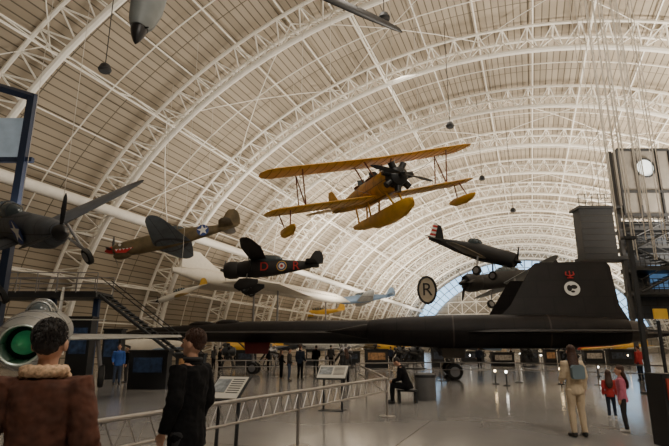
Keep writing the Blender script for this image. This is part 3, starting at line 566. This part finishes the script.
# ---------------- R disc
R=root('hanging_disc_sign','oval cream sign with black ring and letter R','sign',Matrix.Translation(P(427,290,38)))
m=MB(); m.lathe([(-.03,1.08),(.03,1.08)],'y',(0,0,0),40); m.xf(Matrix.Diagonal((.68,1,1,1))); m.obj('sign_board',mat('sign_cream',(.5,.43,.32),.7),R)
m=MB(); m.path([(.68*math.cos(a),-.04,1.0*math.sin(a)) for a in [2*math.pi*i/40 for i in range(41)]],.085,6); m.obj('sign_ring',prop_m,R)
text('R',1.35,'sign_letter',prop_m,R,Matrix.Translation((0,-.05,0))@Matrix.Rotation(math.pi/2,4,'X'),.02)
# ---------------- floor fittings
railm=mat('rail_brushed_steel',(.33,.31,.29),.35,.7); dark=mat('dark_panel',(.012,.013,.015),.6); dk2=mat('charcoal_steel',(.022,.024,.027),.55)
def barrier(p,q,label,posts=3,h=.9,lattice=True,p0=0,r=.03):
    p=V(p);q=V(q);p.z=q.z=0; R=root('barrier_railing',label,'barrier',Matrix.Translation(p)); d=q-p; L=d.length; u=d/L
    for z,r_ in((h,r),(h-.3,.02) if lattice else (h-.35,.018)):
        m=MB(); m.tube(u*.02+V((0,0,z)),d-u*.02+V((0,0,z)),r_,n=10); m.obj('rail',railm,R)
    if lattice:
        m=MB(); n=int(L/.3)
        for i in range(n):
            a=u*(L*i/n); c=u*(L*(i+.5)/n); e=u*(L*(i+1)/n)
            m.tube(a+V((0,0,h)),c+V((0,0,h-.3)),.009,n=5); m.tube(c+V((0,0,h-.3)),e+V((0,0,h)),.009,n=5)
        m.obj('lattice_web',railm,R)
    for i in range(p0,posts):
        a=d*(i/(posts-1)); a=a-u*.03 if i==posts-1 else a
        m=MB(); m.tube(a,a+V((0,0,h)),.028,n=10); m.lathe([(0,.2),(.02,.2),(.04,.06)],'z',a,18); m.obj('post',railm,R)
    return R
barrier((-2.55,5.3,0),(1.3,13,0),'brushed steel lattice barrier rail beside the walkway',3)
barrier((1.27,13.25,0),(1.0,24.2,0),'thin steel barrier rail leading toward the black jet',3,lattice=False,p0=1)
pts=[V((1.1,24.5,0))]+[G(x,y)*V((1,1,0)) for x,y in((442,381),(520,382.5),(600,385),(668,389))]
for i in range(4): barrier(pts[i],pts[i+1],'thin steel barrier rail in front of the black jet',2,lattice=False,p0=1)
pts=[G(x,y)*V((1,1,0)) for x,y in((215,377),(275,376.7),(335,376.5))]
for i in range(2): barrier(pts[i],pts[i+1],'low steel barrier rail beneath the jet',3,lattice=False,p0=1)
def lectern(p,ang,w,label,H=1.0):
    R=root('information_lectern',label,'information panel',Matrix.Translation(p)@Matrix.Rotation(math.radians(ang),4,'Z'))
    m=MB(); m.tube((-w*.3,0,0),(-w*.3,.05,H-.1),.03); m.tube((w*.3,0,0),(w*.3,.05,H-.1),.03); m.box((0,0,.01),(w*.8,.4,.02)); m.obj('stand',dk2,R)
    T=Matrix.Translation((0,0,H))@Matrix.Rotation(math.radians(38),4,'X')
    m=MB(); m.box((0,0,0),(w,.55,.03)); m.xf(T); m.obj('panel',dk2,R,smooth=False)
    m=MB(); m.c=0; m.box((0,0,.02),(w-.06,.49,.012)); m.c=1; m.box((-w*.22,.03,.03),(w*.42,.3,.006)); m.c=2
    for i in range(7): m.box((w*.22,.18-.05*i,.03),(w*.36,.012,.006))
    m.xf(T); m.obj('printed_sheet',[mat('sheet_white',(.6,.57,.5),.6),mat('sheet_photo',(.25,.27,.28),.6,scale=9,noise=.6),dk2],R,smooth=False)
lectern(V((-1.72,8.5,0)),-20,.6,'slanted information panel with photo and text on a stand',1.0)
lectern(V((-.05,14.2,0)),-15,.85,'slanted information panel beside the barrier',.98)
R=root('waste_bin','round grey metal litter bin with dark lid','bin',Matrix.Translation(G(426,400)))
m=MB(); m.lathe([(0,.31),(.04,.33),(.7,.33),(.72,.3)],'z',n=32); m.obj('bin_body',mat('bin_grey',(.13,.13,.13),.6,.0),R)
m=MB(); m.lathe([(.7,.34),(.78,.34),(.84,.2),(.84,.12)],'z'); m.obj('lid',dk2,R)
R=root('bench','low dark bench with flat seat','bench',Matrix.Translation(G(403,403)+V((.15,.1,0))))
m=MB(); m.box((0,0,.36),(.6,.45,.06)); m.obj('seat',dk2,R)
for x in(-.25,.25):
    m=MB(); m.box((x,0,.165),(.06,.4,.33)); m.obj('leg',dk2,R)
# ---------------- displays and walkway
lamp=mat('warm_lamp',(1,.72,.38),.4,emis=14,noise=.01); white_l=mat('cool_lamp',(1,.95,.85),.4,emis=14,noise=.01)
def display(px0,px1,py0,Y,label,c=dark,scr=None):
    a=P(px0,py0,Y); b_=P(px1,py0,Y); R=root('display_case',label,'display',Matrix.Translation(((a.x+b_.x)/2,Y,0)))
    w=b_.x-a.x; h=b_.z; m=MB(); m.box((0,.3,h/2),(w,.6,h)); m.box((0,.3,h+.04),(w+.1,.7,.08)); m.obj('case_body',c,R)
    m=MB(); m.box((0,-.02,h*.65),(w*.75,.03,h*.4)); m.obj('graphic_panel',scr or mat('graphic_blue',(.02,.035,.07),.4,emis=.15,scale=5,noise=.6),R)
warmg=mat('graphic_warm',(.16,.08,.03),.4,emis=.5,scale=5,noise=.7); paleg=mat('graphic_pale',(.30,.25,.19),.4,emis=.15,noise=.6,scale=6); dkg=mat('graphic_dark',(.04,.05,.07),.3,noise=.8,scale=4)
display(70,92,318,24,'dark display wall with glowing graphic')
display(130,168,352,21,'black display cabinet standing beyond the visitors')
display(104,122,330,27.5,'dark display wall with blue graphic')
display(176,204,355,28,'low dark display plinth',scr=warmg)
display(365,388,350,42,'small display stand with warm lit graphic',scr=warmg)
display(492,514,353,46,'dark display stand with pale graphic',scr=paleg)
display(545,556,350,48,'small dark display stand',scr=warmg)
display(584,604,351,50,'display stand with pale lit graphic',scr=paleg)
display(306,316,350,49,'tall narrow display stand with pale graphic',scr=paleg)
for x0,x1,py,Y in((236,256,351,48),(398,424,351,54),(432,444,349,43),(462,484,352,56),(522,538,350,53),(560,576,352,45),(608,634,350,47),(185,200,350,44),(340,360,352,50)): display(x0,x1,py,Y,'black museum display case with dark graphic panel',scr=dkg)
def engine(px,Y,ang,lab,mm):
    p=P(px,355,Y); R=root('aircraft_engine',lab,'engine',Matrix.Translation((p.x,p.y,0))@Matrix.Rotation(math.radians(ang),4,'Z'))
    m=MB()
    for x in(-.5,.5):
        for y in(-.4,.4): m.tube((x,y,0),(x*.4,y*.5,1.0),.05,n=6)
    m.box((0,0,.08),(1.3,1.1,.06)); m.obj('stand',dark,R)
    m=MB(); m.lathe([(-.6,.2),(-.5,.35),(.2,.38),(.5,.2)],'x',(0,0,1.3),18)
    for i in range(9):
        a=2*math.pi*i/9; m.tube((0,.3*math.cos(a),1.3+.3*math.sin(a)),(0,.65*math.cos(a),1.3+.65*math.sin(a)),.12,n=8)
    m.obj('radial_engine',mm,R); propeller(R,.55,1.3,1.2,3,sp=.1,spl=.2)
for a_ in((228,41,200,'dark radial engine with propeller on a stand',dk2),(270,45,250,'grey radial engine with propeller on a stand',steel),(400,47,230,'dark radial engine on a steel stand',dk2),(455,50,280,'grey radial engine on a steel stand',steel),(528,44,260,'dark radial engine displayed on a stand',dk2),(345,41,240,'grey aircraft engine displayed under the jet',steel),(415,39.5,210,'dark aircraft engine on a low stand',dk2),(572,40,230,'dark radial engine on a wheeled stand',dk2)): engine(*a_)
R=root('elevated_walkway','dark steel elevated walkway with railings along the hangar side','walkway',Matrix.Translation(P(55,290,30)*V((1,1,0))))
m=MB(); m.box((-4,0,4.6),(14,2.2,.35)); m.obj('deck',dk2,R)
m=MB()
for y in(-1.1,1.1):
    for z in(5.2,5.5,5.85): m.tube((-11,y,z),(3,y,z),.03,n=5)
    for i in range(13): m.tube((-11+i*14/12,y,4.7),(-11+i*14/12,y,5.85),.03,n=5)
m.obj('railing',steel,R)
for x in(-10,-5,0,2.6):
    m=MB(); m.box((x,0,2.2),(.3,.3,4.45)); m.obj('column',mat('column_blue',(.02,.04,.10),.5),R)
m=MB()
for i in range(22):
    m.box((3.1+i*.28,0,4.6-i*.205),(.3,1.4,.05))
for y in(-.7,.7): m.path([(3,y,4.6),(9.2,y,.1)],.1,6); m.path([(3,y,5.6),(9.2,y,1.1)],.03,6)
m.obj('staircase',dk2,R)
# blue frame
R=root('blue_steel_frame','dark blue steel portal frame with glazed panel','steel frame',Matrix.Translation((0,0,0)))
bl=mat('frame_blue',(.010,.02,.05),.5); FY=25
pa=P(33,96,FY); m=MB(); m.box((pa.x,FY,pa.z/2),(.38,.38,pa.z)); m.obj('post',bl,R)
m=MB(); m.tube(P(-60,66,FY)-V((0,0,.2)),P(35,98,FY),.24,n=4); m.obj('beam',bl,R)
m=MB(); q=P(33,160,FY); m.box((q.x-4,FY,q.z),(8,.25,.25)); m.obj('beam',bl,R)
m=MB(); q0=P(33,158,FY); m.box((q0.x-4.2,FY+.4,q0.z+1.3),(7,.05,2.4)); m.obj('glazing',mat('glazing_dusk',(.25,.3,.34),.3,emis=.4),R)
# tower
R=root('observation_tower','grey stair tower with round porthole window and dark platforms','tower',Matrix.Translation((0,0,0)))
Y=40; a=P(611,150,Y); b_=P(674,215,Y); w=b_.x-a.x
m=MB(); m.box(((a.x+b_.x)/2+.4,Y+.6,(a.z+b_.z)/2),(w,1.2,a.z-b_.z)); m.obj('cabin',mat('tower_grey',(.17,.155,.135),.6),R)
m=MB()
for f in(0,.33,.75,1): m.box((a.x+.4+w*f,Y-.06,(a.z+b_.z)/2),(.16,.14,a.z-b_.z))
for z in(a.z,b_.z,(a.z*.35+b_.z*.65)): m.box(((a.x+b_.x)/2+.4,Y-.06,z),(w,.16,.22))
m.obj('cabin_frame',dark,R)
c=P(645,168,Y-.1); m=MB(); m.lathe([(-.02,.75),(.04,.75)],'y',c,28); m.obj('porthole_window',mat('porthole_white',(.7,.78,.78),.4,emis=1.2),R)
m=MB(); m.path([c+V((.8*math.cos(t),-.04,.8*math.sin(t))) for t in [2*math.pi*i/28 for i in range(29)]],.09,6); m.obj('porthole_rim',dark,R)
for py in(228,246,268,292):
    z=P(640,py,Y).z; m=MB(); m.box(((a.x+b_.x)/2+.6,Y+1,z),(w,2.2,.35)); m.obj('platform',dk2,R)
    m=MB()
    for zz in(.35,.7,1.05): m.tube((a.x+.2,Y-.1,z+zz),(b_.x+.8,Y-.1,z+zz),.035,n=5)
    for i in range(12): m.tube((a.x+.2+i*w/11,Y-.1,z),(a.x+.2+i*w/11,Y-.1,z+1.05),.035,n=5)
    m.obj('railing',dark,R)
zt0=P(640,228,Y).z; zt1=P(640,292,Y).z
for k in range(3):
    za=zt1+(zt0-zt1)*k/3; zb=zt1+(zt0-zt1)*(k+1)/3; xa,xb=(a.x+.8,b_.x) if k%2==0 else (b_.x,a.x+.8)
    m=MB(); 
    for i in range(9):
        f=(i+.5)/9; m.box((xa+(xb-xa)*f,Y+.3,za+(zb-za)*f),(.55,.9,.06))
    m.tube((xa,Y-.15,za),(xb,Y-.15,zb),.09,n=4); m.tube((xa,Y-.15,za+.95),(xb,Y-.15,zb+.95),.04,n=5); m.obj('stair_flight',dk2,R)
m=MB(); m.box(((a.x+b_.x)/2+.9,Y+2.3,(b_.z+zt1)/2-1),(w,.15,b_.z-zt1+2)); m.obj('back_screen',mat('mesh_screen_grey',(.035,.045,.06),.4,panels=1.2),R)
m=MB(); m.box(((a.x+b_.x)/2+1.6,Y+2.15,zt1+1.5),(1.6,.06,2.0)); m.obj('blue_glazing',mat('glazing_blue',(.10,.22,.42),.3,emis=.5),R)
l0=P(580,207,Y); l1=P(620,256,Y)
m=MB(); m.box(((l0.x+l1.x)/2,Y+.8,(l0.z+l1.z)/2),(l1.x-l0.x,1.2,(l0.z-l1.z))); m.box(((l0.x+l1.x)/2+.3,Y+.8,l1.z-.15),(l1.x-l0.x+.9,1.8,.3)); m.box(((l0.x+l1.x)/2+.3,Y+.8,l0.z),(l1.x-l0.x+.9,1.8,.2)); m.obj('stair_enclosure',dark,R)
m=MB()
for i in range(7): m.box(((l0.x+l1.x)/2,Y+.15,l1.z+.3+i*.52),(l1.x-l0.x+.05,.06,.06))
m.obj('louvre_slats',mat('slat_grey',(.03,.028,.026),.6),R)
m=MB()
for zz in(.4,.8,1.15): m.tube((l0.x-.1,Y+.1,l0.z+zz),(l1.x,Y+.1,l0.z+zz),.035,n=5)
for i in range(6): m.tube((l0.x+i*(l1.x-l0.x)/5,Y+.1,l0.z),(l0.x+i*(l1.x-l0.x)/5,Y+.1,l0.z+1.15),.035,n=5)
m.obj('balcony_railing',dark,R)
for px in(620,668):
    q=P(px,230,Y+.5); m=MB(); m.box((q.x,q.y,a.z/2),(.26,.26,a.z)); m.obj('column',mat('column_grey',(.05,.05,.052),.5),R)
q=P(650,386,19); m=MB(); zt=P(650,238,19).z
m.box((0,0,zt/2),(.15,.15,zt)); m.box((0,0,.03),(.5,.5,.06)); m.box((0,0,zt),(.5,.3,.1)); m.obj('steel_column',dk2,None,Matrix.Translation((q.x,q.y,0)),'slim dark steel column with base plate','column')
R=root('display_kiosk','dark information kiosk with red screen','kiosk',Matrix.Translation(P(668,440,9.2)*V((1,1,0))))
m=MB(); m.box((.15,0,.6),(.5,.5,1.2)); m.obj('kiosk_body',dark,R); m=MB(); m.box((.15,-.27,.95),(.4,.03,.35)); m.obj('kiosk_screen',mat('kiosk_red',(.4,.06,.04),.5),R)
R=root('yellow_sign_board','yellow sign board mounted on dark post','sign',Matrix.Translation(P(664,360,15)*V((1,1,0))))
m=MB(); m.tube((0,0,0),(0,0,2.4),.05); m.obj('post',dark,R); m=MB(); m.box((.1,0,2.6),(.4,.06,.3)); m.obj('board',insy,R)
# cables
cab=mat('cable_steel',(.6,.56,.5),.4,.3)
cm=MB(); cm.tube((0,0,0),(0,0,1),.02,n=5); cme=cm.mesh('suspension_cable',cab)
def cable(p,q,r=1):
    d=q-p; M=Matrix.Translation(p)@d.to_track_quat('Z','Y').to_matrix().to_4x4()@Matrix.Diagonal((r,r,d.length,1)); link('suspension_cable',cme,None,M,'thin steel suspension cable hanging from the roof','cable','suspension cables')
def roofz(x,y):
    l=MH.inverted()@V((x,y,0)); t=1-(l.x/A)**2; return B*math.sqrt(max(t,.02))
for px,Y,pb in((607,30,200),(612,30,200),(617,24,230),(622,24,205),(626,26,240),(630,26,200),(634,22,250),(638,25,260),(642,24,205),(646,27,240),(652,22,230),(657,24,260),(662,26,190),(667,22,240),(601,30,200),(594,34,190),(620,28,240),(632,28,240),(644,30,200),(655,28,260),(664,30,240)):
    p=P(px,pb,Y); cable(p,V((p.x,p.y,roofz(p.x,p.y)-1)),1.4)
for px,py,Y in((330,176,23),(420,161,23),(300,193,25),(395,174,20.8),(160,240,38),(205,234,38),(60,225,17.6),(20,212,19.5),(265,256,43),(290,258,43),(470,248,34),(505,252,32),(147,2,14.5),(427,272,38),(380,292,84.5),(360,294,84),(180,290,34),(245,300,82)):
    p=P(px,py,Y); cable(p,V((p.x,p.y,roofz(p.x,p.y)-1)),.6)
def lampfix(px,py,Y):
    p=P(px,py,Y); R=root('roof_floodlight','black floodlight housing hanging under the roof','floodlight',Matrix.Translation(p),'roof floodlights')
    m=MB(); m.lathe([(-.25,.3),(-.1,.38),(.2,.25),(.3,.1)],'z'); m.obj('housing',dark,R); m=MB(); m.tube((0,0,.3),(0,0,roofz(p.x,p.y)-p.z-.5),.03); m.obj('hanger',dark,R)
for a_ in((105,68,26),(384,17,26),(450,125,40),(482,178,55),(513,210,60)): lampfix(*a_)
for i,(px,py,Y) in enumerate(((541,356,40),(560,370,24),(575,374,22),(598,368,30),(448,364,38),(495,372,24),(506,373,23),(392,356,60),(238,356,50),(206,358,46),(290,358,48),(628,356,40),(470,356,48),(345,354,62),(405,360,45),(520,354,52))):
    p=P(px,py,Y); R=root('floor_spotlight','small warm spotlight on a short stand','spotlight',Matrix.Translation((p.x,p.y,0)),'floor spotlights')
    h=max(p.z,.2); m=MB(); m.tube((0,0,0),(0,0,h),.03,n=6); m.lathe([(0,.15),(.03,.15)],'z'); m.obj('stand',dark,R); m=MB(); m.ell((0,0,h+.05),(.055,.055,.055),10,7); m.obj('lamp',lamp if i%3 else white_l,R)
# ---------------- lights
def area(x,s,z,size,pw,col=(1,.89,.75)):
    l=bpy.data.lights.new('uplight','AREA'); l.energy=pw; l.size=size; l.color=col; o=bpy.data.objects.new('uplight',l); COL.objects.link(o); o.matrix_world=MH@Matrix.Translation((x,s,z))@Matrix.Rotation(math.pi,4,'X')
for s,pl,pr in((-5,250,2100),(20,650,5400),(45,2300,8800),(70,6200,10000),(95,7500,9000),(120,7500,8000),(150,7000,7000)):
    area(-20,s,8,5,pl); area(20,s,8,5,pr)
def pa_(loc,size,pw,tgt,col=(1,.92,.8)):
    l=bpy.data.lights.new('keylight','AREA'); l.energy=pw; l.size=size; l.color=col; o=bpy.data.objects.new('keylight',l); COL.objects.link(o); o.location=loc; o.rotation_euler=(V(tgt)-V(loc)).to_track_quat('-Z','Y').to_euler()
pa_((6,-6,18),5,1700,(0,20,4)); pa_((0,25,27),6,1000,(0,25,0)); pa_((10,45,28),8,1300,(8,45,0)); pa_((5,9,26),4,1000,(3,9,0))
w=bpy.data.worlds.new('world'); w.use_nodes=True; w.node_tree.nodes['Background'].inputs[0].default_value=(.3,.45,.7,1); w.node_tree.nodes['Background'].inputs[1].default_value=.4; bpy.context.scene.world=w
c=bpy.data.cameras.new('camera'); c.sensor_width=36; c.lens=F/669*36; c.clip_end=600; co=bpy.data.objects.new('camera',c); COL.objects.link(co); co.location=CAM; co.rotation_euler=(math.pi/2+TH,0,0); bpy.context.scene.camera=co
